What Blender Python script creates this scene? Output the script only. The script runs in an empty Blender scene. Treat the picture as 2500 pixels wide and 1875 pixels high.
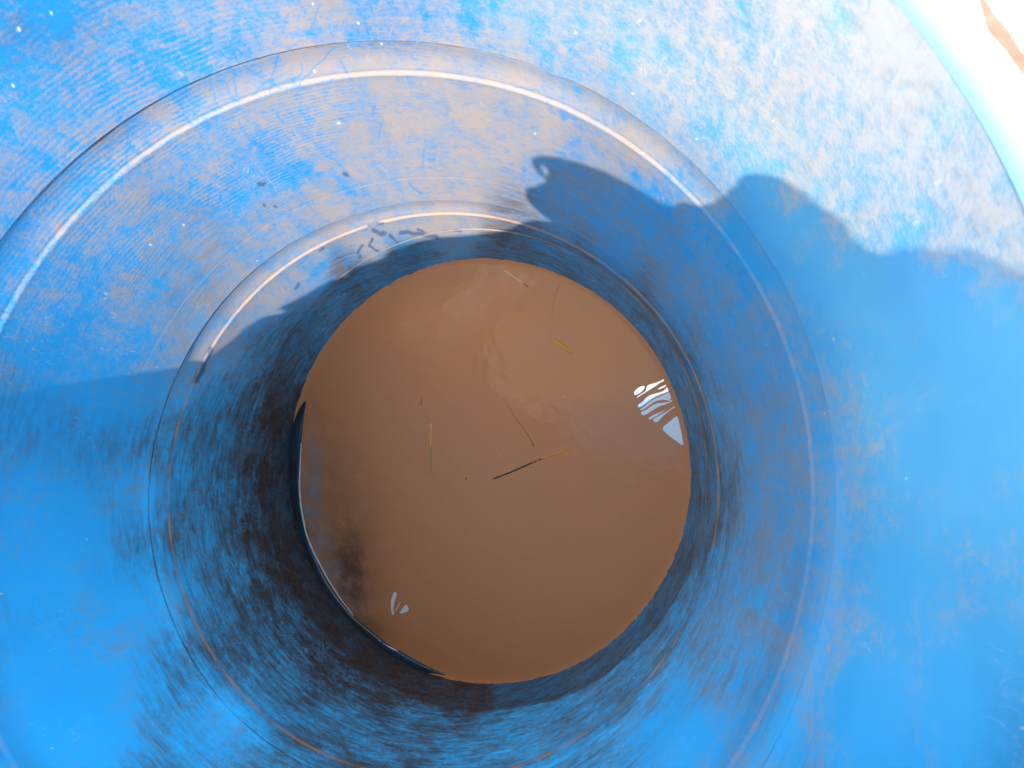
import bpy, bmesh, math, random
import numpy as np
from mathutils import Vector, Matrix
from mathutils.geometry import delaunay_2d_cdt, tessellate_polygon

random.seed(4)
rng = np.random.default_rng(4)
scene = bpy.context.scene
col = scene.collection

# ---------------------------------------------------------------- frames
# "Barrel frame": z along the drum's axis, metres, z = 0 at the upper hoop.
# The drum leans; WM turns the barrel frame into the world, where the water is level.
R = 0.28
H = 0.207                      # height of the cut top
F = 1524.45                    # focal length in pixels of a 2500 px wide picture
C = np.array([0.13079, -0.01274, 0.39704])
RX, RY = 0.166763, 0.082484
ZW, AX, AY = -0.444615, 0.252971, 0.252831     # water plane in the barrel frame
GROUND = 0.08                 # ground height against the water (metres, along world z)

def rot3(rx, ry):
    cx, sx, cy, sy = math.cos(rx), math.sin(rx), math.cos(ry), math.sin(ry)
    X = np.array([[1, 0, 0], [0, cx, -sx], [0, sx, cx]])
    Y = np.array([[cy, 0, sy], [0, 1, 0], [-sy, 0, cy]])
    return X @ Y
M = rot3(RX, RY)
UP = Vector((-AX, -AY, 1)).normalized()
_q = UP.rotation_difference(Vector((0, 0, 1)))
_w0 = Vector((0, 0, ZW))
WM = Matrix.Translation((0, 0, -GROUND)) @ _q.to_matrix().to_4x4() @ Matrix.Translation(-_w0)
WN = np.array(WM)
def to_world(P):
    P = np.asarray(P, float)
    return P @ WN[:3, :3].T + WN[:3, 3]

# ---------------------------------------------------------------- camera
cam_data = bpy.data.cameras.new('camera')
cam_data.sensor_width = 36
cam_data.lens = F / 2500 * 36
cam_data.clip_start = 0.005
cam_data.clip_end = 500
cam_data.dof.use_dof = True
cam_data.dof.focus_distance = 0.72
cam_data.dof.aperture_fstop = 18
cam = bpy.data.objects.new('camera', cam_data)
col.objects.link(cam)
_cm = Matrix.Identity(4)
for i in range(3):
    for j in range(3):
        _cm[i][j] = M[i, j]
    _cm[i][3] = C[i]
cam.matrix_world = WM @ _cm
scene.camera = cam

# ---------------------------------------------------------------- sky, sun, exposure
PHI, TE = math.radians(86), 1.45
SUN = np.array([-math.cos(PHI), -math.sin(PHI), TE])           # towards the sun, barrel frame
sw = (WM.to_3x3() @ Vector(SUN)).normalized()
world = bpy.data.worlds.new('World')
scene.world = world
world.use_nodes = True
nt = world.node_tree
bg = nt.nodes['Background']
sky = nt.nodes.new('ShaderNodeTexSky')
sky.sky_type = 'NISHITA'
sky.sun_disc = False
sky.sun_elevation = math.asin(sw.z)
sky.sun_rotation = math.atan2(sw.x, sw.y)
sky.dust_density = 2.0
# thin bright cloud over most of the sky
_tc = nt.nodes.new('ShaderNodeTexCoord')
_cn = nt.nodes.new('ShaderNodeTexNoise'); _cn.inputs['Scale'].default_value = 2.2; _cn.inputs['Detail'].default_value = 6
_cr = nt.nodes.new('ShaderNodeMapRange'); _cr.interpolation_type = 'SMOOTHSTEP'
for _i, _v in ((1, 0.3), (2, 0.7), (3, 0.45), (4, 0.95)): _cr.inputs[_i].default_value = _v
_cm = nt.nodes.new('ShaderNodeMix'); _cm.data_type = 'RGBA'; _cm.inputs[7].default_value = (6.5, 5.9, 5.2, 1)
nt.links.new(_tc.outputs['Generated'], _cn.inputs['Vector']); nt.links.new(_cn.outputs[0], _cr.inputs[0])
nt.links.new(_cr.outputs[0], _cm.inputs[0]); nt.links.new(sky.outputs[0], _cm.inputs[6]); nt.links.new(_cm.outputs[2], bg.inputs[0])
bg.inputs[1].default_value = 0.15
sl = bpy.data.lights.new('sun', 'SUN')
sl.energy = 4.0
sl.angle = math.radians(0.5)
sl.color = (1.0, 0.95, 0.88)
so = bpy.data.objects.new('sun', sl)
col.objects.link(so)
so.rotation_euler = (-sw).to_track_quat('-Z', 'Y').to_euler()
so.location = sw * 3
scene.view_settings.view_transform = 'Standard'
scene.view_settings.look = 'None'
scene.view_settings.exposure = 1.2
scene.view_settings.gamma = 1
scene.cycles.max_bounces = 12
scene.cycles.diffuse_bounces = 8
scene.cycles.transmission_bounces = 8

# ---------------------------------------------------------------- picture helpers (used to read positions off the photograph)
def ray(px, py):
    d = np.array([(px - 1250) / F, (937.5 - py) / F, -1.0])
    return M @ d
def on_wall(p, r=R):
    d = ray(*p)
    a = d[0] ** 2 + d[1] ** 2
    b = C[0] * d[0] + C[1] * d[1]
    c = C[0] ** 2 + C[1] ** 2 - r * r
    t = (-b + math.sqrt(b * b - a * c)) / a
    return C + t * d
def on_water(p, lift=0.0):
    d = ray(*p)
    t = (ZW + lift + AX * C[0] + AY * C[1] - C[2]) / (d[2] - AX * d[0] - AY * d[1])
    return C + t * d
def on_plane(p, z):
    d = ray(*p)
    return C + (z - C[2]) / d[2] * d
def project(P):
    d = (np.asarray(P) - C) @ M
    w = np.minimum(d[..., 2], -1e-3)
    return 1250 + F * d[..., 0] / -w, 937.5 - F * d[..., 1] / -w

# ---------------------------------------------------------------- node helpers
class N:
    def __init__(s, name):
        s.mat = bpy.data.materials.new(name)
        s.mat.use_nodes = True
        s.t = s.mat.node_tree
        s.t.nodes.clear()
        s.out = s.t.nodes.new('ShaderNodeOutputMaterial')
    def add(s, kind, **kw):
        n = s.t.nodes.new(kind)
        for k, v in kw.items():
            setattr(n, k, v)
        return n
    def put(s, sock, v):
        if isinstance(v, bpy.types.NodeSocket):
            s.t.links.new(v, sock)
        else:
            sock.default_value = v
    def math(s, op, a, b=0.0, c=None, clamp=False):
        n = s.add('ShaderNodeMath', operation=op, use_clamp=clamp)
        s.put(n.inputs[0], a); s.put(n.inputs[1], b)
        if c is not None: s.put(n.inputs[2], c)
        return n.outputs[0]
    def ramp(s, v, lo, hi, a=0.0, b=1.0):
        n = s.add('ShaderNodeMapRange', interpolation_type='SMOOTHSTEP')
        s.put(n.inputs[0], v); s.put(n.inputs[1], lo); s.put(n.inputs[2], hi); s.put(n.inputs[3], a); s.put(n.inputs[4], b)
        return n.outputs[0]
    def noise(s, vec, scale, detail=4, rough=0.55, dist=0.0):
        n = s.add('ShaderNodeTexNoise')
        s.put(n.inputs['Vector'], vec)
        n.inputs['Scale'].default_value = scale
        n.inputs['Detail'].default_value = detail
        n.inputs['Roughness'].default_value = rough
        n.inputs['Distortion'].default_value = dist
        return n.outputs[0]
    def attr(s, name):
        return s.add('ShaderNodeAttribute', attribute_name=name).outputs['Fac']
    def mixc(s, f, a, b):
        n = s.add('ShaderNodeMix', data_type='RGBA')
        s.put(n.inputs[0], f); s.put(n.inputs[6], a); s.put(n.inputs[7], b)
        return n.outputs[2]
    def mixs(s, f, a, b):
        n = s.add('ShaderNodeMixShader')
        s.put(n.inputs[0], f); s.t.links.new(a, n.inputs[1]); s.t.links.new(b, n.inputs[2])
        return n.outputs[0]
    def diffuse(s, c):
        n = s.add('ShaderNodeBsdfDiffuse'); s.put(n.inputs[0], c); return n
    def transl(s, c):
        n = s.add('ShaderNodeBsdfTranslucent'); s.put(n.inputs[0], c); return n
    def pbr(s, c, rough=0.5, spec=0.5, ior=1.5):
        n = s.add('ShaderNodeBsdfPrincipled')
        s.put(n.inputs['Base Color'], c); s.put(n.inputs['Roughness'], rough)
        n.inputs['Specular IOR Level'].default_value = spec
        n.inputs['IOR'].default_value = ior
        return n
    def bump(s, h, dist, strength=1.0):
        n = s.add('ShaderNodeBump')
        s.put(n.inputs['Height'], h)
        n.inputs['Distance'].default_value = dist
        n.inputs['Strength'].default_value = strength
        return n.outputs[0]
    def end(s, sh):
        s.t.links.new(sh, s.out.inputs[0])
        return s.mat
def rgba(r, g, b): return (r, g, b, 1.0)

BLUE = rgba(0.012, 0.17, 0.66)
BLUE_T = rgba(0.10, 0.58, 0.97)

def inner_material():
    n = N('blue plastic, dusty inside')
    co = n.add('ShaderNodeTexCoord').outputs['Object']
    def sc(x, y, z):
        m = n.add('ShaderNodeMapping'); n.put(m.inputs[0], co); m.inputs['Scale'].default_value = (x, y, z); return m.outputs[0]
    dust, mud, clean, fleck, stri, wet = (n.attr(k) for k in ('dust', 'mud', 'clean', 'fleck', 'stri', 'wet'))
    blotch = n.noise(co, 26, 5, 0.6, 0.6)
    fine = n.noise(co, 140, 4, 0.6, 0.3)
    grit = n.noise(co, 520, 2, 0.6)
    drip = n.noise(sc(1, 1, 0.16), 75, 4, 0.55, 0.2)
    brush = n.noise(sc(0.2, 0.2, 1.0), 170, 5, 0.7, 0.6)
    # fine concentric ridges that hold the dust
    sep = n.add('ShaderNodeSeparateXYZ'); n.put(sep.inputs[0], co)
    zz = n.math('ADD', sep.outputs[2], n.math('MULTIPLY', n.noise(co, 16, 3), 0.016))
    ridge = n.math('SINE', n.math('MULTIPLY', zz, 2 * math.pi / 0.0042))
    # coverage
    v = n.math('MULTIPLY', n.math('SUBTRACT', blotch, 0.5), 1.2)
    v = n.math('ADD', v, n.math('MULTIPLY', n.math('SUBTRACT', fine, 0.5), 1.0))
    v = n.math('ADD', v, n.math('MULTIPLY', n.math('SUBTRACT', drip, 0.5), 0.7))
    v = n.math('ADD', v, n.math('MULTIPLY', n.math('SUBTRACT', grit, 0.5), 0.8))
    v = n.math('ADD', v, n.math('MULTIPLY', n.math('MULTIPLY', ridge, n.math('MULTIPLY', stri, n.ramp(n.noise(co, 20, 4, 0.65, 1.0), 0.38, 0.62, 0.05, 1.0))), 0.17))
    v = n.math('ADD', v, n.math('SUBTRACT', dust, 0.5))
    cover = n.ramp(v, -0.46, 0.46, 0.02, 0.90)
    cover = n.math('MULTIPLY', cover, n.math('SUBTRACT', 1.0, n.math('MULTIPLY', clean, 0.5)), clamp=True)
    cover = n.math('MULTIPLY', n.math('MAXIMUM', cover, 0.0), n.ramp(dust, 0.03, 0.22, 0.12, 1.0))
    thr = n.math('MAXIMUM', n.ramp(n.math('ABSOLUTE', n.math('SUBTRACT', n.noise(sc(0.16, 0.16, 1.0), 150, 3, 0.6, 1.5), 0.5)), 0.0, 0.02, 1.0, 0.0), n.ramp(n.math('ABSOLUTE', n.math('SUBTRACT', n.noise(sc(0.5, 0.5, 0.35), 90, 3, 0.6, 2.5), 0.5)), 0.0, 0.014, 1.0, 0.0))
    thr = n.math('MULTIPLY', thr, n.ramp(n.noise(co, 35, 3), 0.42, 0.62))
    # mud film lower down: brushed and washed
    u = n.math('MULTIPLY', n.math('SUBTRACT', brush, 0.5), 1.25)
    u = n.math('ADD', u, n.math('MULTIPLY', n.math('SUBTRACT', blotch, 0.5), 0.7))
    u = n.math('ADD', u, n.math('MULTIPLY', n.math('SUBTRACT', fine, 0.5), 0.7))
    u = n.math('ADD', u, n.math('SUBTRACT', mud, 0.5))
    mudc = n.math('MULTIPLY', n.math('MULTIPLY', n.ramp(u, -0.58, 0.50, 0.0, 1.0), n.math('SUBTRACT', 1.0, n.math('MULTIPLY', thr, 0.55))), n.ramp(mud, 0.13, 0.40, 0.0, 1.0))
    # scratches: pale threads in the plastic
    def threads(vec, scale, width, d=1.2):
        a = n.noise(vec, scale, 2, 0.5, d)
        return n.ramp(n.math('ABSOLUTE', n.math('SUBTRACT', a, 0.5)), 0.0, width, 1.0, 0.0)
    scr = n.math('MULTIPLY', threads(sc(1, 1, 0.3), 60, 0.006, 2.0), n.ramp(n.noise(co, 18, 2), 0.5, 0.68))
    # specks chipped white
    vor = n.add('ShaderNodeTexVoronoi'); n.put(vor.inputs['Vector'], sc(1, 1, 0.6)); vor.inputs['Scale'].default_value = 110
    sepc = n.add('ShaderNodeSeparateColor'); n.put(sepc.inputs[0], vor.outputs['Color'])
    speck = n.math('MULTIPLY', n.ramp(vor.outputs['Distance'], 0.07, 0.13, 1.0, 0.0), n.math('GREATER_THAN', sepc.outputs[0], 0.965))
    pale = n.math('MAXIMUM', n.math('MULTIPLY', speck, 0.5), n.math('MAXIMUM', fleck, n.math('MULTIPLY', scr, 0.30)), clamp=True)

    hue = n.noise(co, 14, 3)
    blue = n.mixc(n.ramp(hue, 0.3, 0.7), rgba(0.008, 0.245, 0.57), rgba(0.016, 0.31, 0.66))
    blue = n.mixc(n.math('MULTIPLY', n.attr('glow_tint'), n.ramp(hue, 0.2, 0.8, 0.7, 1.0)), blue, rgba(0.28, 0.80, 0.96))
    bump = n.bump(n.math('ADD', n.math('MULTIPLY', fine, 0.5), n.math('MULTIPLY', cover, 0.6)), 0.0006, 0.5)
    pl = n.pbr(blue, n.math('ADD', 0.34, n.math('MULTIPLY', fine, 0.2)), 0.4)
    n.put(pl.inputs['Normal'], bump)
    tr = n.transl(BLUE_T)
    plastic = n.mixs(TRANS, pl.outputs[0], tr.outputs[0])
    dcol = n.mixc(n.ramp(n.noise(co, 30, 3), 0.35, 0.7), rgba(0.40, 0.32, 0.25), rgba(0.47, 0.33, 0.22))
    dcol = n.mixc(n.math('MULTIPLY', n.attr('glow_tint'), n.ramp(fine, 0.25, 0.6, 0.6, 1.0)), dcol, rgba(0.74, 0.65, 0.53))
    dd = n.diffuse(dcol); n.put(dd.inputs['Normal'], bump)
    dt = n.transl(rgba(0.22, 0.48, 0.80))
    dsh = n.mixs(0.2, dd.outputs[0], dt.outputs[0])
    s = n.mixs(cover, plastic, dsh)
    mcol = n.mixc(n.ramp(fine, 0.3, 0.7), rgba(0.055, 0.040, 0.031), rgba(0.125, 0.086, 0.064))
    md = n.pbr(mcol, 0.55, 0.3); n.put(md.inputs['Normal'], bump)
    mt = n.transl(rgba(0.10, 0.16, 0.22))
    s = n.mixs(mudc, s, n.mixs(n.ramp(mud, 0.4, 0.9, 0.3, 0.03), md.outputs[0], mt.outputs[0]))
    st = n.diffuse(n.mixc(fine, rgba(0.46, 0.22, 0.11), rgba(0.62, 0.40, 0.26)))
    s = n.mixs(n.math('MULTIPLY', n.attr('silt_and_reflection'), n.ramp(blotch, 0.25, 0.6), clamp=True), s, st.outputs[0])
    wd = n.pbr(rgba(0.02, 0.09, 0.22), 0.3, 0.5)
    s = n.mixs(n.math('MULTIPLY', wet, 0.75), s, wd.outputs[0])
    wh = n.diffuse(rgba(0.85, 0.84, 0.82))
    s = n.mixs(pale, s, wh.outputs[0])
    return n.end(s)
TRANS = 0.40

def shell_material():
    n = N('blue plastic, outside')
    co = n.add('ShaderNodeTexCoord').outputs['Object']
    c = n.mixc(n.noise(co, 12, 4), rgba(0.03, 0.33, 0.78), rgba(0.045, 0.38, 0.84))
    pl = n.pbr(c, 0.4, 0.4)
    tr = n.transl(rgba(0.16, 0.66, 0.98))
    return n.end(n.mixs(0.72, pl.outputs[0], tr.outputs[0]))

def lip_material():
    n = N('blue plastic, lip painted white as in full sun')
    co = n.add('ShaderNodeTexCoord').outputs['Object']
    whiten = n.attr('whiten')
    nz = n.noise(co, 60, 4)
    f = n.ramp(n.math('ADD', whiten, n.math('MULTIPLY', n.math('SUBTRACT', nz, 0.5), 0.35)), 0.25, 0.75)
    c = n.mixc(f, rgba(0.34, 0.63, 0.88), rgba(0.62, 0.72, 0.78))
    mud = n.ramp(n.math('ADD', n.attr('mud'), n.math('MULTIPLY', n.math('SUBTRACT', n.noise(co, 90, 4), 0.5), 0.8)), 0.4, 0.62)
    c = n.mixc(mud, c, n.mixc(n.noise(co, 150, 3), rgba(0.22, 0.12, 0.08), rgba(0.45, 0.33, 0.26)))
    pl = n.pbr(c, 0.35, 0.5)
    return n.end(n.mixs(0.25, pl.outputs[0], n.transl(c).outputs[0]))

def water_material():
    n = N('muddy water')
    co = n.add('ShaderNodeTexCoord').outputs['Object']
    c = n.mixc(n.ramp(n.noise(co, 7, 3, 0.5, 1.0), 0.3, 0.7), WAT_A, WAT_B)
    c = n.mixc(n.math('MULTIPLY', n.attr('pale_reflection'), n.ramp(n.noise(co, 60, 4, 0.6), 0.2, 0.75)), c, rgba(0.40, 0.40, 0.39))
    c = n.mixc(n.math('MULTIPLY', n.attr('silt_and_reflection'), n.ramp(n.noise(co, 40, 4, 0.6), 0.1, 0.6)), c, rgba(0.20, 0.10, 0.06))
    vo = n.add('ShaderNodeTexVoronoi'); n.put(vo.inputs['Vector'], co); vo.inputs['Scale'].default_value = 95
    sp = n.add('ShaderNodeSeparateColor'); n.put(sp.inputs[0], vo.outputs['Color'])
    dot = n.math('MULTIPLY', n.ramp(vo.outputs['Distance'], 0.03, 0.075, 1.0, 0.0), n.math('GREATER_THAN', sp.outputs[0], 0.93))
    c = n.mixc(n.math('MULTIPLY', dot, 0.6), c, n.mixc(n.math('GREATER_THAN', sp.outputs[1], 0.5), rgba(0.16, 0.08, 0.05), rgba(0.9, 0.55, 0.35)))
    p = n.pbr(c, 0.05, 0.36, 1.33)
    h = n.noise(co, 22, 2, 0.5, 0.4)
    n.put(p.inputs['Normal'], n.bump(n.math('ADD', h, n.math('MULTIPLY', n.noise(co, 70, 2, 0.5, 0.8), 0.25)), 0.0028, 0.5))
    return n.end(p.outputs[0])
WAT_A = rgba(0.78, 0.285, 0.105)
WAT_B = rgba(0.74, 0.28, 0.108)

def simple_material(name, a, b, scale, rough=0.6, bumpd=0.0, spec=0.4):
    n = N(name)
    co = n.add('ShaderNodeTexCoord').outputs['Object']
    nz = n.noise(co, scale, 5, 0.6)
    p = n.pbr(n.mixc(n.ramp(nz, 0.3, 0.7), a, b), rough, spec)
    if bumpd: n.put(p.inputs['Normal'], n.bump(nz, bumpd))
    return n.end(p.outputs[0])

def straw_material(name, gold, dark, edge):
    n = N(name)
    uv = n.add('ShaderNodeTexCoord').outputs['UV']
    sep = n.add('ShaderNodeSeparateXYZ'); n.put(sep.inputs[0], uv)
    nz = n.noise(n.add('ShaderNodeTexCoord').outputs['Object'], 160, 3)
    f = n.ramp(n.math('ADD', sep.outputs[0], n.math('MULTIPLY', n.math('SUBTRACT', nz, 0.5), 0.9)), edge - 0.12, edge + 0.12)
    return n.end(n.pbr(n.mixc(f, gold, dark), 0.45, 0.5).outputs[0])

M_IN = inner_material()
M_SHELL = shell_material()
M_LIP = lip_material()
M_WATER = water_material()
M_GROUND = simple_material('dry sandy ground', rgba(0.20, 0.15, 0.11), rgba(0.34, 0.27, 0.20), 14, 0.9, 0.01)

# ---------------------------------------------------------------- object helpers
def mesh_obj(name, V, faces, mat, parent=None, smooth=True):
    me = bpy.data.meshes.new(name)
    me.from_pydata([tuple(map(float, v)) for v in V], [], [tuple(map(int, f)) for f in faces])
    me.materials.append(mat)
    if smooth: me.polygons.foreach_set('use_smooth', [True] * len(me.polygons))
    me.update()
    o = bpy.data.objects.new(name, me)
    col.objects.link(o)
    if parent: o.parent = parent
    return o
def grid_obj(name, P, mat, parent=None, closed=True, attrs=None, flip=False):
    """P: rows x columns x 3, columns run round the axis."""
    nr, nc = P.shape[:2]
    me = bpy.data.meshes.new(name)
    me.vertices.add(nr * nc)
    me.vertices.foreach_set('co', P.reshape(-1).astype(np.float32))
    cc = nc if closed else nc - 1
    i = np.arange(nr - 1)[:, None]; j = np.arange(cc)[None, :]; k = (j + 1) % nc
    q = np.stack([i * nc + j, i * nc + k, (i + 1) * nc + k, (i + 1) * nc + j], -1).reshape(-1, 4)
    if flip: q = q[:, ::-1]
    nf = len(q)
    me.loops.add(nf * 4); me.polygons.add(nf)
    me.loops.foreach_set('vertex_index', q.reshape(-1).astype(np.int32))
    me.polygons.foreach_set('loop_start', np.arange(nf, dtype=np.int32) * 4)
    me.polygons.foreach_set('loop_total', np.full(nf, 4, np.int32))
    me.polygons.foreach_set('use_smooth', np.ones(nf, bool))
    me.materials.append(mat)
    me.update(calc_edges=True)
    for k_, a in (attrs or {}).items():
        at = me.attributes.new(k_, 'FLOAT', 'POINT')
        at.data.foreach_set('value', a.reshape(-1).astype(np.float32))
    o = bpy.data.objects.new(name, me)
    col.objects.link(o)
    if parent: o.parent = parent
    return o
def tag(o, label=None, cat=None, group=None, kind=None):
    if label: o['label'] = label
    if cat: o['category'] = cat
    if group: o['group'] = group
    if kind: o['kind'] = kind
    return o

# ---------------------------------------------------------------- shadow outline read off the photograph: an added edge is shaped to cast it
B2 = [(2206,1215),(2150,1170),(2090,1120),(2030,1098),(1960,1115),(1880,1105),(1800,1092),(1700,1098),(1640,1115),(1605,1130),(1570,1100),(1510,1060),(1470,1005),(1420,950),(1380,925),(1340,910),(1270,850),(1200,800),(1130,765),(1060,750),(1000,755),(980,780),(965,800),(935,820),(925,838),(900,865),(870,885),(810,890),(770,880),(730,870),(705,880),(695,895),(640,875),(560,825),(480,780),(400,740),(300,705),(200,680),(130,673),(90,682),(83,695),(90,715),(110,745),(135,765),(150,775),(140,790),(100,805),(65,812),(58,830),(65,860),(90,890),(130,925),(175,960),(100,952),(40,962)]
B1 = [(2206,985),(2130,1005),(2000,1018),(1880,1025),(1760,1055),(1680,1080),(1640,1120),(1580,1140),(1510,1160),(1490,1195),(1420,1215),(1350,1250),(1300,1280),(1200,1330),(1130,1370),(1080,1420),(1010,1480),(980,1530),(960,1590),(940,1640)]
B3 = [(905,0),(880,50),(860,100)]
EDGE = [(1250 + .5666 * x, .5666 * y) for x, y in B2] + [(.5666 * x, .5666 * y) for x, y in B1] + [(.5651 * x, 940 + .5651 * y) for x, y in B3]
SLIT = [(1250 + .5666 * x, .5666 * y) for x, y in [(118,712),(126,728),(138,748),(152,765),(158,742),(146,720),(130,710)]]
def leave_wall(p):
    """Follow the sun's ray back from a wall point to where it leaves the drum's cylinder: (azimuth, height)."""
    P = on_wall(p)
    X = P + np.linspace(.01, 1.1, 8001)[:, None] * SUN
    r = np.hypot(X[:, 0], X[:, 1])
    k = len(r) - 1 - np.argmax((r < R)[::-1])
    return math.atan2(X[k, 1], X[k, 0]), float(X[k, 2])
FLAP = [leave_wall(p) for p in EDGE]
FLAP = [(0.15, H), (0.10, 0.262), (0.02, 0.30)] + FLAP      # the standing edge runs down to the rim past the last visible shadow
n_in = next(k for k in range(len(FLAP)) if FLAP[k][1] < H + 0.004 and FLAP[k][0] < -1.9)
pts = sorted((a, max(z, 0.05)) for a, z in FLAP[n_in:])
AZ0, AZ1 = FLAP[0][0], FLAP[n_in - 1][0]
zr_a = [math.radians(-212), math.radians(-198), pts[0][0] - 0.02] + [a for a, z in pts] + [AZ1 + 0.01]
zr_z = [H, 0.05, 0.05] + [z for a, z in pts] + [H]
def rim_z(az):  # cut top dips, shaped to let the sun in along the shadow outline
    a = np.where(az > math.radians(160), az - 2 * math.pi, az)
    return np.interp(a, zr_a, zr_z)

# ---------------------------------------------------------------- the drum
barrel = bpy.data.objects.new('plastic_barrel', None)
col.objects.link(barrel)
barrel.matrix_world = WM
tag(barrel, 'blue plastic barrel seen from above, dusty inside, holding muddy brown water', 'barrel')

NA = 1600
az = -math.pi + (np.arange(NA) + 0.5) * 2 * math.pi / NA
CA, SA = np.cos(az), np.sin(az)

def ridge_jit(z):
    return 0
# inner profile, from the bottom up
lower = [(-0.600, 0.12), (-0.595, 0.21), (-0.588, 0.250), (-0.575, 0.2655), (-0.560, 0.2715), (-0.540, 0.2745), (-0.515, 0.2762), (-0.485, 0.2775), (-0.45, 0.2787), (-0.41, 0.280), (-0.36, 0.2815), (-0.30, 0.281), (-0.250, 0.280), (-0.2385, 0.2796)]
def samp(prof, step):
    z, r = np.array(prof).T
    s = np.concatenate([[0], np.cumsum(np.hypot(np.diff(z), np.diff(r)))])
    n = max(2, int(s[-1] / step))
    t = np.linspace(0, s[-1], n + 1)
    return np.stack([np.interp(t, s, z), np.interp(t, s, r)], 1)
def hoop(z0, z1):
    # from just under the bright lower edge (z0) to the fine dark crease above (z1)
    g = 0.0015
    p = [(z0 - 0.0055, R), (z0 - 0.0026, R - 0.0001), (z0 - 0.0008, R - 0.0003), (z0 + 0.0002, R - 0.0002), (z0 + 0.0011, R + 0.0003), (z0 + 0.0020, R + 0.0010), (z0 + 0.0030, R + g)]
    p += [(z0 + 0.005 + (z1 - z0 - 0.008) * t, R + g + 0.0012 * math.sin(math.pi * t)) for t in np.linspace(0, 1, 10)]
    p += [(z1 - 0.0018, R + g), (z1 - 0.0009, R + g + 0.0011), (z1 - 0.0002, R + g + 0.0007), (z1 + 0.0004, R + 0.0005), (z1 + 0.0012, R - 0.0001), (z1 + 0.003, R)]
    return p
sections = [
    ('lower_wall', samp([(-0.560, 0.2715), (-0.540, 0.2745), (-0.515, 0.2762), (-0.485, 0.2775), (-0.45, 0.2787), (-0.41, 0.280), (-0.36, 0.2815), (-0.30, 0.281), (-0.250, 0.2803), (-0.233 - 0.0055, R)], 0.0021)),
    ('hoop', samp(hoop(-0.233, -0.200), 0.0007)),
    ('middle_wall', samp([(-0.197, R), (-0.1512, R + 0.0002), (-0.1502, R + 0.0006), (-0.1495, R + 0.0003), (-0.09, R + 0.0006), (-0.0055, R)], 0.0018)),
    ('hoop', samp(hoop(0.0, 0.0337), 0.0006)),
    ('upper_wall', samp([(0.0367, R), (0.12, R + 0.0006), (H, R)], 0.0017)),
]
# dust coverage sampled off the photograph (picture position -> share of dust), stains of their own shape, thinned inside the cast shadow to paint it bluer
DUST_AND_SHADE = [(50,150,.16),(150,60,.2),(250,250,.36),(350,130,.25),(320,180,.5),(420,100,.4),(600,50,.55),(750,60,.6),(450,150,.2),(900,80,.42),(1050,60,.38),(1150,30,.2),(1300,120,.45),(1450,100,.65),(1500,180,.45),(1700,60,.7),(1800,250,.65),(1700,300,.5),(2000,150,.82),(2150,100,.88),(2250,250,.86),(2200,400,.82),(2000,400,.74),(1900,250,.7),(2350,450,.84),(2400,550,.85),(2150,600,.74),(2300,605,.76),(2460,640,.78),(1950,470,.75),(2050,540,.78),(2300,780,.1),(2460,830,.08),(100,350,.36),(30,450,.3),(200,300,.45),
 (100,480,.42),(250,380,.55),(400,290,.68),(550,230,.7),(750,150,.88),(900,140,.92),(1100,150,.92),(1250,190,.88),(1450,280,.8),(1600,370,.75),(1750,490,.6),(20,650,.35),
 (1000,260,.7),(1100,330,.82),(900,350,.78),(750,300,.6),(1250,330,.8),(1450,420,.75),(600,400,.45),(450,500,.48),(400,600,.48),(550,560,.38),(700,450,.3),(850,450,.38),(300,700,.5),(200,750,.22),(200,900,.1),(60,900,.16),(300,880,.2),(300,980,.1),(380,950,.25),(100,980,.08),(20,1000,.08),(250,1020,.1),(100,1100,.16),(250,1100,.16),(350,900,.5),(80,780,.28),(1050,430,.75),(950,460,.65),
 (800,540,.8),(600,680,.7),(450,900,.6),(400,1000,.5),(1020,505,.85),(900,580,.8),(650,760,.8),(550,870,.85),(1100,545,.8),
 (850,650,.3),(1000,620,.3),(700,800,.3),(520,1000,.2),(480,1100,.2),(520,1150,.2),(600,1500,.2),(800,1750,.2),(1250,1720,.2),
 (200,1300,.1),(300,1400,.14),(100,1500,.1),(250,1600,.16),(150,1750,.06),(400,1600,.2),(350,1150,.3),(400,1250,.35),(450,1550,.35),
 (1600,850,.55),(1720,1100,.6),(1690,1350,.6),(1500,1650,.5),(1790,1000,.6),(1780,1250,.62),(1850,900,.5),(1850,1100,.58),(1850,1300,.58),(1800,1500,.52),(1750,1650,.45),(1650,1800,.12),(1700,700,.45),(1500,560,.5),(1600,650,.52),(1400,500,.5),(1900,750,.35),(1990,1000,.45),(2000,1200,.5),(1990,1400,.5),(1930,1600,.42),(1850,1800,.35),(2200,850,.06),(2300,1100,.04),(2200,1400,.05),(2100,1700,.05),(2400,1700,.02),(1900,580,.08),(2000,700,.05),(1860,520,.12),(2080,660,.08),(1830,480,.15),(1780,560,.1),(1900,660,.05),(2100,720,.05),(2200,668,.05),(2350,668,.05),(2300,720,.04),(2450,715,.05),(2120,690,.05),(1700,570,.2),(1560,500,.28),(1450,470,.35),(1960,560,.1),(2200,760,.1),(2400,900,.04)]
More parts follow.
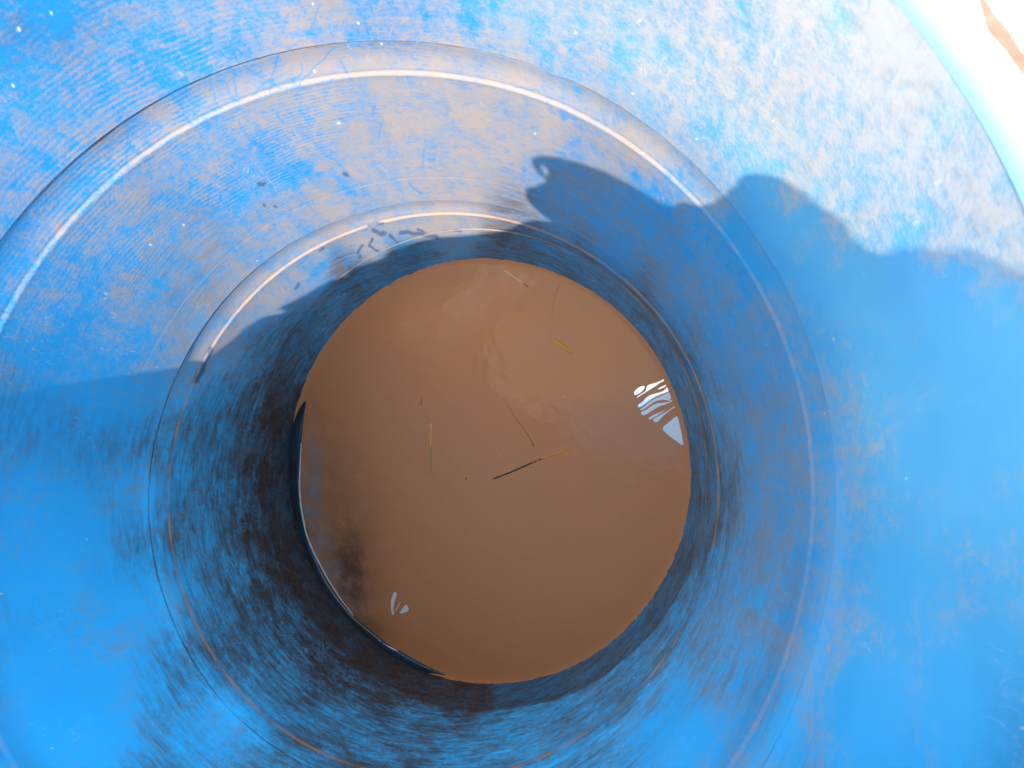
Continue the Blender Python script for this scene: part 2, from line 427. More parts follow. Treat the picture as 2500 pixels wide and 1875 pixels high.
MUD = [(100,600,0),(600,300,0),(1200,250,0),(1800,300,0),(2300,600,0),(300,900,0),(150,1300,.0),(200,1700,.03),(2300,1200,0),(2100,1600,0),(1700,1820,.1),(2000,1200,.02),
 (350,1200,.14),(420,1450,.16),(560,1750,.2),(300,1500,.1),(900,580,.03),(650,750,.03),(540,870,.03),(1100,545,.05),(1000,540,.0),(760,650,.0),(450,950,.05),
 (850,660,.62),(1000,625,.62),(700,830,.6),(560,950,.42),(500,1020,.5),(520,1120,.55),(550,1225,.66),(470,1250,.5),(430,1350,.38),(600,1020,.8),(660,950,.8),(640,1150,.98),(690,1000,.98),(450,1150,.4),(600,1250,.85),(640,1320,1.0),(700,1420,1),(500,1350,.55),(600,1480,.75),(560,1420,.6),(640,1560,.7),(800,1600,1),(720,1530,.85),(900,1660,1),(1000,1690,1),(700,1650,.65),(1150,1700,.95),(850,1740,.62),(1000,1760,.62),(1250,1710,.6),(1200,1800,.5),(1480,1720,.55),(1350,1720,.6),(1400,1800,.42),(1330,1840,.35),
 (1500,1620,.5),(1600,1480,.55),(1680,1350,.6),(1715,1200,.55),(1700,1050,.5),(1640,900,.5),(1550,780,.5),(1400,680,.55),(1250,600,.6),
 (1790,1000,.2),(1850,1050,.16),(1880,1250,.16),(1820,1400,.2),(1760,1520,.22),(1650,1680,.22),(1540,1780,.2),(1750,850,.16),(1650,720,.14),(1500,600,.16),(1380,520,.16),(1930,1150,.1),(1900,800,.06),(1800,600,.08)]
def idw(S, X, Y, scale=45.0, p=3.2):
    S = np.array(S, float)
    num = np.zeros(X.shape); den = np.zeros(X.shape)
    for x, y, v in S:
        w = 1.0 / ((X - x) ** 2 + (Y - y) ** 2 + scale ** 2) ** (p / 2)
        num += w * v; den += w
    return num / den
def z1px(L): return [(.5666 * x, .5666 * y) for x, y in L]
CLEAN = [z1px(l) for l in (
 [(790,400),(830,450),(900,470),(960,465)],[(905,340),(920,400),(940,455)],[(965,330),(985,390),(1010,430),(1030,440)],[(1060,290),(1120,330),(1170,360),(1220,385)],[(1200,240),(1170,340),(1165,400)],[(1180,320),(1130,370),(1080,420)],[(1300,270),(1305,320),(1260,350)],[(1440,210),(1380,270),(1310,340),(1280,385)],[(1465,250),(1490,310),(1520,350)],[(1010,340),(1020,420)],[(760,420),(800,500),(830,550)],[(545,560),(560,620),(540,700)],[(550,550),(640,530),(700,550),(600,600)],[(420,640),(520,720)],[(280,470),(360,560),(400,600)],[(490,340),(510,400),(560,460)],[(300,380),(350,450),(400,520)],[(1380,20),(1340,130),(1320,180)],[(1540,90),(1545,160)],[(1190,480),(1210,520),(1240,535)],[(1300,420),(1290,480),(1340,540)],[(1030,520),(1060,590),(1130,640)],[(220,560),(380,640)],[(430,650),(540,600),(560,560)],[(700,280),(760,330)],[(640,180),(700,280),(720,340)],[(820,100),(880,190),(940,260)],[(1240,60),(1220,140)],[(60,640),(150,700)],[(180,860),(210,930)],[(1620,460),(1600,500)],[(1650,520),(1630,590)],[(1830,640),(1820,720)],[(1760,790),(1820,840)],[(1400,660),(1480,720),(1500,760)])]
CLEAN += [[(1250 + .5666 * x, .5666 * y) for x, y in l] for l in ([(1300,470),(1230,570)],[(1340,560),(1270,640),(1240,710)],[(1330,590),(1300,660)],[(0,375),(120,395)],[(280,520),(200,490)],[(380,480),(410,540)],[(230,635),(300,590)],[(840,190),(800,330)],[(1000,300),(960,560)],[(880,560),(850,680)])]
WET = [(z1px(l), w) for l, w in (
 ([(1590,970),(1650,960)],3.2),([(1610,990),(1640,1012),(1655,1000)],4.5),([(1725,1000),(1790,1005),(1885,1022)],4.5),([(1800,990),(1825,1000)],3),([(1680,1010),(1715,1052)],3),([(1605,1030),(1588,1060),(1630,1080)],2.6),([(1562,1060),(1540,1092)],3),([(1380,1080),(1392,1072)],3),([(1275,1245),(1285,1225)],3),([(1550,1100),(1545,1108)],3),([(912,1505),(885,1560),(848,1645)],5.0),([(1960,990),(1985,998)],2.6),
 ([(1120,792),(1138,793)],5.5),([(1485,752),(1495,755)],5.0),([(1140,885),(1142,888)],3.2),([(1185,889),(1188,891)],3.2),([(1000,720),(1004,721)],1.6))]
FLECK = [(45,71,4.5),(31,209,4),(60,210,3.2),(827,300,4),(442,181,4),(448,549,3.5),(368,598,3.5),(258,717,3.2),(127,33,3.5),(462,8,3),(763,8,3.5),(137,128,3),
 (1562,51,5),(1774,105,3.5),(1887,295,4.5),(2290,445,7),(2236,544,6),(2111,670,3.2),(1406,80,3),(1544,228,3),(1632,165,3),(1520,180,3),(2226,608,3.5),(2280,390,3.5),(1700,340,3),(1958,150,3),(2070,680,2.5)]
def seg_field(X, Y, lines, width=None):
    out = np.zeros(X.shape)
    for L in lines:
        if isinstance(L, tuple): pts_, w = L
        else: pts_, w = L, 2.2
        a = np.array(pts_)
        bx0, by0 = a.min(0) - 30; bx1, by1 = a.max(0) + 30
        sel = (X > bx0) & (X < bx1) & (Y > by0) & (Y < by1)
        if not sel.any(): continue
        x, y = X[sel], Y[sel]
        x = x + 1.5 * np.sin(y * 0.17 + a[0, 0]); y = y + 1.5 * np.sin(x * 0.19 + a[0, 1])
        d = np.full(x.shape, 1e9)
        for k in range(len(a) - 1):
            p, q = a[k], a[k + 1]; v = q - p
            t = np.clip(((x - p[0]) * v[0] + (y - p[1]) * v[1]) / (v @ v + 1e-9), 0, 1)
            d = np.minimum(d, np.hypot(x - p[0] - t * v[0], y - p[1] - t * v[1]))
        out[sel] = np.maximum(out[sel], np.clip(1.6 - d / w, 0, 1))
    return out

for name, prof in sections:
    z = prof[:, 0][:, None] * np.ones(NA); r = prof[:, 1][:, None] * np.ones(NA)
    if name == 'upper_wall':
        t = (z - 0.0367) / (H - 0.0367)
        z = 0.0367 + t * (rim_z(az)[None, :] - 0.0367)
    # slightly uneven moulding
    r = r + 0.0006 * np.sin(3 * az + 1.0)[None, :] + 0.0003 * np.sin(7 * az + z * 9)
    if name == 'lower_wall':
        crust = sum(np.sin(k * az + 1.7 * k)[None, :] * np.cos(w * z + k) for k, w in ((29, 60), (53, 110), (83, 190), (131, 260), (197, 400)))
        r = r - 0.00035 * np.clip(crust, -1, 3) * np.clip((-0.30 - z) / 0.08, 0, 1)
    P = np.stack([r * CA, r * SA, z], -1)
    X, Y = project(P)
    X = np.clip(X, -400, 2900); Y = np.clip(Y, -400, 2300)
    if name == 'hoop':
        warp = sum(np.sin(k * az + 2.3 * k) / k ** 0.5 for k in (4, 7, 13, 22, 41, 67))
        P[..., 2] += 0.00035 * warp[None, :] * np.sin(np.pi * (z - prof[0, 0]) / (prof[-1, 0] - prof[0, 0]))
    A = dict(dust=idw(DUST_AND_SHADE, X, Y), mud=(lambda q: q * 1.0 + 0.04 * np.clip(q / 0.35, 0, 1))(idw(MUD, X, Y)), clean=seg_field(X, Y, CLEAN), wet=seg_field(X, Y, WET))  # dust also carries the painted shade, thinned inside the cast shadow
    fl = np.zeros(X.shape)
    for fx, fy, fw in FLECK:
        d = np.hypot((X - fx), (Y - fy) * 1.3)
        fl = np.maximum(fl, np.clip(1.5 - d / (fw * 0.8), 0, 1))
    A['fleck'] = fl * 0.85
    A['stri'] = np.exp(-((X - 450) / 520) ** 2 - ((Y - 380) / 420) ** 2) * 1.2 + 0.12
    if name == 'hoop':
        zt, zb = prof[-1, 0], prof[0, 0]
        # tone changed along the lower lip, darker in the crease
        low = np.exp(-((z - (zb + 0.0075)) / 0.0022) ** 2)
        top = np.exp(-((z - (zt - 0.0042)) / 0.0016) ** 2)
        n1 = 0.5 + 0.5 * np.sin(az * 23 + 2 * np.sin(az * 7))[None, :]
        if zb < -0.1:
            A['dust'] = A['dust'] + 0.15 * low * (Y < 1100) ; A['mud'] = A['mud'] + 0.22 * low * n1 * (Y > 900) + 0.45 * top
        else:
            A['dust'] = A['dust'] + 0.10 * low * (X < 1400); A['mud'] = A['mud'] + 0.38 * top
    # brighter light painted into the upper wall's colour, palest towards the right
    A['glow_tint'] = np.clip((z + 0.015) / 0.10, 0, 1) * np.clip((X - 900) / 1300, 0, 1) * np.clip((2000 - Y) / 900, 0.15, 1)
    A['silt_and_reflection'] = np.zeros(X.shape)
    if name == 'hoop':
        A['silt_and_reflection'] = np.exp(-((z - (zb + 0.0070)) / 0.0013) ** 2) * (0.9 * (0.75 + 0.35 * np.sin(az * 31 + 3 * np.sin(az * 11)))[None, :] if zb < -0.1 else 0.22 * np.clip((X - 300) / 500, 0, 1))
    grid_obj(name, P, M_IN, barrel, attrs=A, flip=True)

# moulded floor of the drum, under the water
fp = samp([(-0.605, 0.002), (-0.602, 0.12), (-0.595, 0.21), (-0.588, 0.250), (-0.575, 0.2655), (-0.560, 0.2715)], 0.01)
a128 = -math.pi + np.arange(128) * 2 * math.pi / 128
Pf = np.stack([fp[:, 1][:, None] * np.cos(a128), fp[:, 1][:, None] * np.sin(a128), fp[:, 0][:, None] * np.ones(128)], -1)
one = np.ones(Pf.shape[:2])
grid_obj('floor', Pf, M_IN, barrel, attrs=dict(dust=one * .2, mud=one * .9, clean=one * 0, wet=one * 0, fleck=one * 0, stri=one * 0, glow_tint=one * 0, silt_and_reflection=one * 0), flip=True)

# outer skin with its two rolling hoops and a bottom
TH = 0.005
op = [(-0.612, 0.002), (-0.612, 0.235), (-0.603, 0.262), (-0.585, 0.274), (-0.55, 0.280), (-0.45, R + TH), (-0.25, R + TH + 0.001), (-0.240, R + TH + 0.001), (-0.226, R + TH + 0.007), (-0.207, R + TH + 0.007), (-0.194, R + TH), (-0.01, R + TH), (0.004, R + TH + 0.007), (0.028, R + TH + 0.007), (0.042, R + TH), (0.12, R + TH), (0.19, R + TH)]
op = samp(op, 0.012)
NO = 256
ao = -math.pi + (np.arange(NO) + 0.5) * 2 * math.pi / NO
zo = op[:, 0][:, None] * np.ones(NO)
top = np.clip((zo - 0.042) / (0.19 - 0.042), 0, 1)
zo = np.where(top > 0, np.maximum(zo + top * (rim_z(ao) - H)[None, :], 0.0422 + 0.003 * top), zo)
Po = np.stack([op[:, 1][:, None] * np.cos(ao), op[:, 1][:, None] * np.sin(ao), zo], -1)
grid_obj('outer_wall', Po, M_SHELL, barrel)

# rolled lip round the cut top: rounded inner edge, then a ragged-edged shelf painted white as in full sun
NL = 900
al = -math.pi + (np.arange(NL) + 0.5) * 2 * math.pi / NL
def rag(a, amp, seed):
    g = np.random.default_rng(seed); o = np.zeros_like(a)
    for k in (5, 9, 14, 23, 37, 61, 97, 140):
        o += g.uniform(.4, 1) / k ** 0.7 * np.sin(k * a + g.uniform(0, 6.28))
    return amp * o
sunside = np.clip(np.cos(al - (PHI - math.pi)) * 3 + 0.2, 0, 1)          # 1 where the drum is cut plain
zt = rim_z(al)
jag = sorted([(math.degrees(math.atan2(q[1], q[0])), math.hypot(q[0], q[1])) for q in (on_plane(p, H + 0.006) for p in
    [(2330,-140),(2352,-90),(2388,-20),(2392,11),(2402,49),(2409,75),(2415,103),(2425,118),(2439,130),(2455,137),(2469,145),(2474,160),(2477,181),(2489,217),(2500,248),(2515,300),(2540,350)])])
ja, jr = np.array(jag).T
ald = np.degrees(al)
wj = np.clip((ald - ja[0] + 4) / 4, 0, 1) * np.clip((ja[-1] + 4 - ald) / 4, 0, 1)
lw = (0.0065 + rag(al, 0.0016, 3)) * (1 - wj) + (np.interp(ald, ja, jr) - R - 0.009) * wj
lw = np.maximum(lw, 0.002) * (1 - sunside) + 0.003 * sunside
cs = [(0, 0, 0), (0.0004, 0.0020, 0), (0.0012, 0.0040, .05), (0.0026, 0.0052, .3), (0.0038, 0.0060, .8), (0.0046, 0.0058, .5), (0.009, 0.0055, .75), (None, 0.3, 1), (None, 0.6, 1), (None, 0.9, 1), (None, 1.0, .8)]
rows, whiten = [], []
for dr, dz, fd in cs:
    if dr is not None:
        rr = R + dr * np.ones(NL); zz = zt + dz * (1 - 0.75 * sunside)
    else:
        t = dz
        rr = R + 0.009 + lw * t
        zz = zt + 0.0055 * (1 - 0.75 * sunside) + 0.0006 * np.sin(t * 2.2) * (1 - sunside) + rag(al, 0.0006 * t, 8) * (1 - sunside)
    rows.append(np.stack([rr * np.cos(al), rr * np.sin(al), zz], -1)); whiten.append(np.full(NL, fd))
last = rows[-1].copy()
for dr, dz in ((0.0008, -0.0025), (-0.003, -0.006)):
    rr = np.hypot(last[:, 0], last[:, 1]) + dr
    rows.append(np.stack([rr * np.cos(al), rr * np.sin(al), last[:, 2] + dz], -1)); whiten.append(np.full(NL, 0.1))
rows.append(np.stack([(R + TH) * np.cos(al), (R + TH) * np.sin(al), zt - 0.017], -1)); whiten.append(np.zeros(NL))
Pl = np.array(rows)
grid_obj('rim', Pl, M_LIP, barrel, attrs=dict(whiten=np.array(whiten), mud=np.zeros(Pl.shape[:2])), flip=True)

# outer chime: the drum's moulded ring standing out under the ragged lip
NC = 300
ac = math.radians(13) + np.arange(NC) * math.radians(80) / (NC - 1)
chp = [(0.288, 0.176), (0.296, 0.1865), (0.302, 0.189), (0.306, 0.190), (0.309, 0.1903), (0.312, 0.1905), (0.315, 0.1908), (0.318, 0.191), (0.321, 0.191), (0.324, 0.191), (0.327, 0.191), (0.330, 0.191), (0.340, 0.190), (0.356, 0.187), (0.368, 0.181), (0.374, 0.172), (0.374, 0.150), (0.368, 0.140), (0.300, 0.135), (0.288, 0.130)]
Pc = np.array([np.stack([r * np.cos(ac), r * np.sin(ac), np.full(NC, z)], -1) for r, z in chp])
rr = np.array([r for r, z in chp])[:, None] * np.ones(NC)
cm = np.exp(-((rr - (0.3165 + rag(ac, 0.0025, 5))) / 0.0030) ** 2) * 1.0
grid_obj('chime', Pc, M_LIP, barrel, closed=False, attrs=dict(whiten=np.clip((0.329 + rag(ac, 0.002, 11) - rr) / 0.006, 0, 1) * 0.75, mud=cm), flip=True)

# added out-of-view flap on the sunny side, its edge shaped to throw the shadow
KZ = 4.0                                             # scales height against azimuth for the triangulation
def uv(a, z): return (a, z * KZ)
edge2 = [uv(*q) for q in FLAP[:n_in]]
arc = [uv(t, H - 0.002) for t in np.linspace(AZ1 - 0.004, AZ0 + 0.004, 60)]
loop = edge2 + arc
slit2 = [uv(*leave_wall(p)) for p in SLIT]
inner = []
A2 = np.array(loop); B2_ = np.roll(A2, -1, 0)
def inside(p, poly):
    x, y = p; c = False
    for i in range(len(poly)):
        x1, y1 = poly[i]; x2, y2 = poly[i - 1]
        if (y1 > y) != (y2 > y) and x < (x2 - x1) * (y - y1) / (y2 - y1) + x1: c = not c
    return c
def dseg(p, poly):
    a = np.array(poly); b = np.roll(a, -1, 0); v = b - a
    t = np.clip(((np.array(p) - a) * v).sum(1) / ((v * v).sum(1) + 1e-12), 0, 1)
    return np.hypot(*(np.array(p) - a - t[:, None] * v).T).min()
for x in np.arange(AZ1 - 0.1, AZ0 + 0.1, 0.03):
    for y in np.arange(H * KZ, 0.56 * KZ, 0.035):
        p = (x + 0.006 * math.sin(y * 90), y)
        if inside(p, loop) and dseg(p, loop) > 0.014 and dseg(p, slit2) > 0.006 and not inside(p, slit2):
            inner.append(p)
V2 = loop + slit2 + inner
nl, ns = len(loop), len(slit2)
E2 = [(i, (i + 1) % nl) for i in range(nl)] + [(nl + i, nl + (i + 1) % ns) for i in range(ns)]
ov, oe, of, *_ = delaunay_2d_cdt([Vector(v) for v in V2], E2, [], 0, 1e-7)
tri = []
for f in of:
    c = sum((ov[i] for i in f), Vector((0, 0))) / len(f)
    if inside(c, loop) and not inside(c, slit2): tri.append(tuple(f))
def lean(a, z):
    # the piece stands on the rim and leans in over the opening, along the sun's ray
    f = min(1, max(0, (math.radians(-14) - a) / math.radians(40))); f = f * f * (3 - 2 * f)
    g = min(1, max(0, (a - math.radians(-150)) / math.radians(30)))
    d = 0.32 * f * max(z - H, 0)
    p = np.array([R * math.cos(a), R * math.sin(a), z]) - d * SUN
    return p
V3 = [lean(v.x, v.y / KZ) for v in ov]
flap = mesh_obj('shadow_flap', V3, tri, M_SHELL, barrel)
_px = project(np.array(V3)); FLAP_IN = int(((_px[0] > 0) & (_px[0] < 2500) & (_px[1] > 0) & (_px[1] < 1875) & (np.array(V3)[:, 2] < C[2])).sum())
flap['label'] = 'added unseen flap on the cut top, shaped to cast the jagged shadow'
sm = flap.modifiers.new('thickness', 'SOLIDIFY'); sm.thickness = 0.0025; sm.offset = 0

# wet moulded ledge low on the wall that just breaks the surface at the lower left
def ledge_material():
    n = N('wet plastic, silted')
    co = n.add('ShaderNodeTexCoord').outputs['Object']
    c = n.mixc(n.ramp(n.noise(co, 30, 4), 0.3, 0.7), rgba(0.03, 0.032, 0.034), rgba(0.022, 0.06, 0.10))
    return n.end(n.pbr(c, 0.18, 0.7).outputs[0])
LO = [(775,925),(760,945),(722,1010),(702,1081),(697,1150),(699,1222),(708,1280),(722,1336),(745,1390),(774,1437),(808,1483),(848,1524),(932,1592),(990,1620),(1045,1640),(1120,1660),(1175,1670)]
LI = [(776,927),(764,950),(742,1020),(736,1087),(733,1150),(735,1211),(742,1255),(752,1300),(771,1357),(795,1411),(826,1458),(866,1506),(945,1570),(1000,1602),(1050,1630),(1120,1656),(1175,1669)]
def resamp(L, m=120):
    a = np.array(L, float); q = np.concatenate([[0], np.cumsum(np.hypot(*np.diff(a, axis=0).T))])
    t = np.linspace(0, q[-1], m); o = np.stack([np.interp(t, q, a[:, k]) for k in (0, 1)], 1)
    for _ in range(6): o[1:-1] = (o[:-2] + 2 * o[1:-1] + o[2:]) / 4
    return o
lo_, li_ = resamp(LO), resamp(LI)
LR = []
_end = np.clip(np.sin(np.linspace(0, math.pi, len(lo_))) * 2.2, 0, 1)
_out = lo_ - np.array([1198, 1154]); _out = lo_ + 22 * _out / np.hypot(*_out.T)[:, None]
for t, h in ((-1, 0.004), (0.0, 0.0042), (0.25, 0.0046), (0.5, 0.0044), (0.75, 0.0032), (0.93, 0.0014), (1.0, -0.001)):
    q = _out if t < 0 else lo_ * (1 - t) + li_ * t
    LR.append([on_water(tuple(p), h * e - 0.003 * (1 - e)) for p, e in zip(q, _end)])
LR.append([on_water(tuple(p), -0.012) for p in li_])
ledge = grid_obj('ledge', np.array(LR), ledge_material(), barrel, closed=False)

# ---------------------------------------------------------------- muddy water
prof = np.array(lower)
def water_radius(a):
    r = 0.27
    for _ in range(40):
        z = ZW + AX * r * math.cos(a) + AY * r * math.sin(a)
        r = 0.5 * r + 0.5 * float(np.interp(z, prof[:, 0], prof[:, 1]))
    return r
NW = 480
aw = -math.pi + (np.arange(NW) + .5) * 2 * math.pi / NW
rw = np.array([water_radius(a) for a in aw])
fr = np.concatenate([np.linspace(0.004, 0.955, 90), np.linspace(0.962, 1.0, 10)])
wp = []
for f in fr:
    r = rw * f
    men = 0.0035 * math.exp(-(1 - f) * 0.27 / 0.0032)
    r = r + (0.0015 if f == 1.0 else 0)
    wp.append(np.stack([r * np.cos(aw), r * np.sin(aw), ZW + AX * r * np.cos(aw) + AY * r * np.sin(aw) + men], -1))
Pw = to_world(np.array(wp).reshape(-1, 3)).reshape(len(fr), NW, 3)
wx, wy = project(np.array(wp))
def blob(px, py, ax_, ay_, rot=0.0):
    c_, s_ = math.cos(rot), math.sin(rot)
    u = ((wx - px) * c_ + (wy - py) * s_) / ax_; v = (-(wx - px) * s_ + (wy - py) * c_) / ay_
    return np.exp(-(u * u + v * v) ** 1.5)
pale_reflection = np.clip(blob(762, 1200, 26, 130, 0.02) + blob(800, 1350, 28, 110, -0.35) + blob(850, 1440, 26, 60, -0.6) * 0.8, 0, 1) * 1.0  # pale reflection painted into the water's colour at the left
silt_and_reflection = np.clip(blob(858, 1395, 42, 110, -0.12) + blob(905, 1530, 60, 24, 0.5) * 0.7, 0, 1) * 0.65 + 0.42 * blob(800, 1300, 130, 330, -0.15)  # dark reflection of the wall painted into the water's colour
water = grid_obj('water', Pw, M_WATER, attrs=dict(pale_reflection=pale_reflection, silt_and_reflection=silt_and_reflection))
tag(water, kind='structure')

# white pieces laid on the water, shaped and painted as glints of sky
def gl(name='glint'): pass
n = N('painted glint of sky on water')
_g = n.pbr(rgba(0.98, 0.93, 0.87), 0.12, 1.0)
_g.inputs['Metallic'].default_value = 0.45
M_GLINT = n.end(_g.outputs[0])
n = N('painted pale gleam on water')
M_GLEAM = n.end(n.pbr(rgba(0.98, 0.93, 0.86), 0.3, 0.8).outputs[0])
def ribbon_mesh(polys, lift):
    V, Fc = [], []
    for poly in polys:
        b = len(V)
        top = [to_world(on_water(p, lift)) for p in poly]
        bot = [to_world(on_water(p, lift * 0.2)) for p in poly]
        V += top + bot
        m = len(poly)
        for t in tessellate_polygon([[Vector((p[0], -p[1], 0)) for p in poly]]):
            Fc.append(tuple(b + i for i in t))
        for i in range(m):
            j = (i + 1) % m
            Fc.append((b + i, b + j, b + m + j, b + m + i))
    return V, Fc
def smooth_poly(poly, it=2):
    p = np.array(poly, float)
    for _ in range(it):
        q = np.roll(p, -1, 0)
        p = np.stack([p * .75 + q * .25, p * .25 + q * .75], 1).reshape(-1, 2)
    return [tuple(v) for v in p]
def z7(L): return smooth_poly([(1450 + .1808 * x, 850 + .1808 * y) for x, y in L])
def z6(L, it=2): return smooth_poly([(650 + .3917 * x, 1000 + .3917 * y) for x, y in L], it)
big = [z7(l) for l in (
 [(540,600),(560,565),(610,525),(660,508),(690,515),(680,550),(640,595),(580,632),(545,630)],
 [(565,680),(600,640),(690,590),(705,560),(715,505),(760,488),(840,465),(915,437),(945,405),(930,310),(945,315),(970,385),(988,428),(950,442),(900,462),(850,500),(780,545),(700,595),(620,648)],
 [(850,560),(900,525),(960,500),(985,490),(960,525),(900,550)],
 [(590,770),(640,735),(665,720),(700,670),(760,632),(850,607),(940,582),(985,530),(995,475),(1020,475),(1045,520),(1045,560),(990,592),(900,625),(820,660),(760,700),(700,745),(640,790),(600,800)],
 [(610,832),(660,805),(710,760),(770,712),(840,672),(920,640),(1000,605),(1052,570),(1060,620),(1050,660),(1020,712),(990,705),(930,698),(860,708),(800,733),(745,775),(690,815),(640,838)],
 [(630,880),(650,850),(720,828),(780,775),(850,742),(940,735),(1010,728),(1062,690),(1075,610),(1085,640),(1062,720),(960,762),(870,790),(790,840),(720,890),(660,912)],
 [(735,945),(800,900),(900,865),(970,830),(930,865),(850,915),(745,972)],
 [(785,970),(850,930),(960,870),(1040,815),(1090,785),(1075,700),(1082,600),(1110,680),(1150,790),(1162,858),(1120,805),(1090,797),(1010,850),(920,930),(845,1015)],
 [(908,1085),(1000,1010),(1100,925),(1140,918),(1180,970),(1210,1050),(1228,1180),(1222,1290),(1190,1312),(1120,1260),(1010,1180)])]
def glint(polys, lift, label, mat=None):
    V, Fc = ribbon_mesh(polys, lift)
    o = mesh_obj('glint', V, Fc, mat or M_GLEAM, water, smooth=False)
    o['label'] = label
glint(big[:4], 0.0008, 'rippled white glint, painted as the upper part of the sky reflection at the right edge of the water', M_GLINT)
glint(big[4:], 0.0008, 'white glint of slanting strips and a three-cornered patch, painted as the lower part of the sky reflection at the right edge')
glint([z6(l) for l in ([(800,1130),(818,1150),(797,1200),(790,1250),(802,1275),(785,1282),(775,1230),(780,1170)], [(847,1178),(815,1245),(798,1264),(825,1215)], [(870,1208),(890,1240),(880,1262),(822,1276),(850,1240)])], 0.0008, 'small painted white glint in three slivers near the lower left of the water')
def strip(L, w):
    a = np.array([(650 + .3917 * x, 1000 + .3917 * y) for x, y in L], float)
    # resample
    s = np.concatenate([[0], np.cumsum(np.hypot(*np.diff(a, axis=0).T))])
    t = np.linspace(0, s[-1], max(4, int(s[-1] / 9)))
    x = np.interp(t, s, a[:, 0]); y = np.interp(t, s, a[:, 1])
    k = np.ones(3) / 3
    if len(x) > 6:
        x[1:-1] = np.convolve(x, k, 'valid'); y[1:-1] = np.convolve(y, k, 'valid')
    dx, dy = np.gradient(x), np.gradient(y); l = np.hypot(dx, dy)
    ww = w * (0.35 + 0.65 * np.sin(np.linspace(0.05, math.pi - 0.05, len(x))) ** 0.6) * (0.85 + 0.3 * rng.random(len(x)))
    nx, ny = -dy / l * ww / 2, dx / l * ww / 2
    return [(x[i] + nx[i], y[i] + ny[i]) for i in range(len(x))] + [(x[i] - nx[i], y[i] - ny[i]) for i in range(len(x) - 1, -1, -1)]
glint([strip([(218,212),(210,360),(206,480),(215,600),(250,780),(300,900),(380,1050),(470,1190),(545,1285)], 4.2)], 0.0034, 'long curved painted white glint along the left edge of the water')
glint([strip([(590,1365),(680,1430)], 5), strip([(698,1436),(714,1448)], 4), strip([(725,1460),(820,1505)], 5)], 0.0034, 'short broken painted white glint along the lower left edge of the water')

# ---------------------------------------------------------------- floating bits
def z8(p): return (1000 + .3618 * p[0], 620 + .3618 * p[1])
def stick(name, pts8, w0, w1, mat, label, cat, sink=0.0, group=None, seg=14, bend=0.0):
    a = np.array([to_world(on_water(z8(p), 0.0)) for p in pts8])
    s = np.concatenate([[0], np.cumsum(np.linalg.norm(np.diff(a, axis=0), axis=1))])
    t = np.linspace(0, s[-1], seg)
    P = np.stack([np.interp(t, s, a[:, k]) for k in range(3)], 1)
    base = P[0].copy()
    V, Fc, uv = [], [], []
    m = 8
    for i in range(seg):
        d = P[min(i + 1, seg - 1)] - P[max(i - 1, 0)]; d /= np.linalg.norm(d)
        side = np.cross(d, [0, 0, 1]); side /= np.linalg.norm(side)
        f = i / (seg - 1)
        w = (w0 + (w1 - w0) * f) * (1 + 0.12 * math.sin(i * 2.1))
        c = P[i] - base + side * bend * math.sin(f * math.pi * 2) + np.array([0, 0, w * (0.35 - sink * f)])
        w *= 1.3 if name == 'straw' else 1.0
        for k in range(m):
            th = 2 * math.pi * k / m
            V.append(c + w * (math.cos(th) * side + math.sin(th) * np.array([0, 0, 1.0])))
            uv.append(f)
    for i in range(seg - 1):
        for k in range(m):
            Fc.append((i * m + k, i * m + (k + 1) % m, (i + 1) * m + (k + 1) % m, (i + 1) * m + k))
    Fc.append(tuple(range(m))[::-1]); Fc.append(tuple((seg - 1) * m + k for k in range(m)))
    o = mesh_obj(name, V, Fc, mat)
    ul = o.data.uv_layers.new(name='UVMap')
    for lp in o.data.loops:
        ul.data[lp.index].uv = (uv[lp.vertex_index], 0.5)
    o.location = base
    tag(o, label, cat, group)
    return o
GOLD = rgba(1.0, 0.42, 0.05); PALE = rgba(1.0, 0.66, 0.34); DARK = rgba(0.045, 0.022, 0.014)
m1 = straw_material('pale straw', PALE, rgba(0.20, 0.11, 0.06), 0.72)
m2 = straw_material('orange straw', rgba(1.0, 0.44, 0.045), rgba(1.0, 0.38, 0.04), 0.95)
m3 = straw_material('golden thread', rgba(1.0, 0.50, 0.12), rgba(0.26, 0.16, 0.08), 0.52)
m4 = straw_material('half dark stalk', rgba(1.0, 0.36, 0.05), DARK, 0.36)
m5 = straw_material('dark thread', rgba(0.50, 0.20, 0.08), rgba(0.20, 0.09, 0.045), 0.4)
m6 = straw_material('sunken thread', rgba(0.56, 0.21, 0.08), rgba(0.62, 0.23, 0.085), 0.5)
GRP = 'bits of straw floating on the muddy water'
stick('straw', [(642,108),(692,147),(755,188),(800,222)], 0.00105, 0.0006, m1, 'pale broken straw floating near the far edge of the water', 'straw', 1.2, GRP)
stick('straw', [(990,590),(1095,667)], 0.00135, 0.00125, m2, 'short thick orange straw floating in the upper right of the water', 'straw', 0, GRP)
stick('straw', [(147,1143),(146,1240),(142,1330),(140,1490)], 0.0006, 0.00035, m3, 'thin golden upright straw floating left of the middle of the water', 'straw', 1.0, GRP, bend=0.0006)
stick('stalk', [(1075,1312),(950,1362),(800,1420),(568,1517)], 0.0010, 0.0009, m4, 'long thin stalk, orange at one end and dark brown at the other, floating mid water', 'stalk', 0.2, GRP, seg=24, bend=0.0005)
stick('fibre', [(640,970),(690,1060),(760,1170),(840,1300)], 0.00022, 0.00045, m5, 'faint dark slanting fibre just above the long stalk', 'fibre', 0.0, GRP, bend=0.0008)
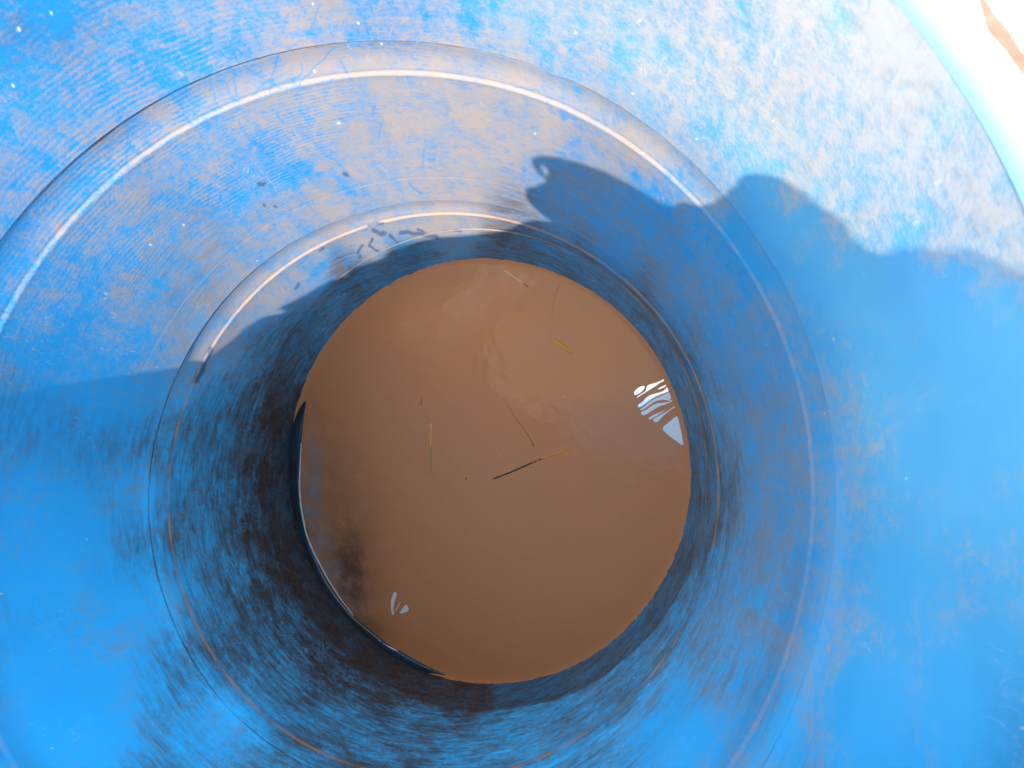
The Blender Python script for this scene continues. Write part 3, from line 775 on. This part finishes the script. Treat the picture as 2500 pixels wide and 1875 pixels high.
stick('fibre', [(81,968),(77,1018)], 0.0006, 0.0007, m5, 'tiny dark brown fibre above the thin golden straw', 'fibre', 0.0, GRP)
stick('fibre', [(1015,190),(970,350),(945,580)], 0.0003, 0.00025, m6, 'long faint brown fibre below the far edge of the water', 'fibre', 1.0, GRP, bend=0.001)
def crumb(p8, s, mat, label):
    c = to_world(on_water(z8(p8)))
    bm = bmesh.new()
    bmesh.ops.create_icosphere(bm, subdivisions=2, radius=s)
    for v in bm.verts:
        v.co *= 1 + 0.35 * math.sin(v.co.x * 2100 + 1) * math.cos(v.co.y * 1700)
        v.co.z *= 0.5; v.co.y *= 1.5
    me = bpy.data.meshes.new('crumb'); bm.to_mesh(me); bm.free()
    me.materials.append(mat)
    o = bpy.data.objects.new('crumb', me); col.objects.link(o)
    o.location = Vector(c) + Vector((0, 0, s * 0.3))
    tag(o, label, 'crumb', 'crumbs floating on the muddy water')
m_cr = simple_material('pale crumb', rgba(0.7, 0.55, 0.42), rgba(0.8, 0.68, 0.55), 400)
crumb((1043,963), 0.0011, m_cr, 'tiny pale crumb floating right of the middle of the water')
crumb((605,1362), 0.0009, m_cr, 'tiny pale crumb floating just above the dark end of the long stalk')

# ---------------------------------------------------------------- ground the drum is sunk in
gw = []
ag = -math.pi + np.arange(160) * 2 * math.pi / 160
RWM = np.array(WM.to_3x3()); axis_w = RWM @ np.array([0, 0, 1.0])
for a in ag:
    # outline of the drum's skin on the plane z = 0
    p0 = to_world(np.array([(R + 0.0022) * math.cos(a), (R + 0.0022) * math.sin(a), 0.0]))
    t = -p0[2] / axis_w[2]
    gw.append(p0 + t * axis_w)
gw = np.array(gw); gc = gw.mean(0)
rows = []
for s, dz in ((1.0, 0.012), (1.06, 0.008), (1.2, 0.003), (1.5, 0.0), (2.2, -0.002), (4, 0), (9, 0), (25, 0)):
    q = gc + (gw - gc) * s
    q[:, 2] = dz + 0.006 * np.sin(q[:, 0] * 23) * np.cos(q[:, 1] * 19) * min(1, (s - 1) * 4)
    rows.append(q)
g = grid_obj('ground', np.array(rows), M_GROUND)
tag(g, kind='structure')
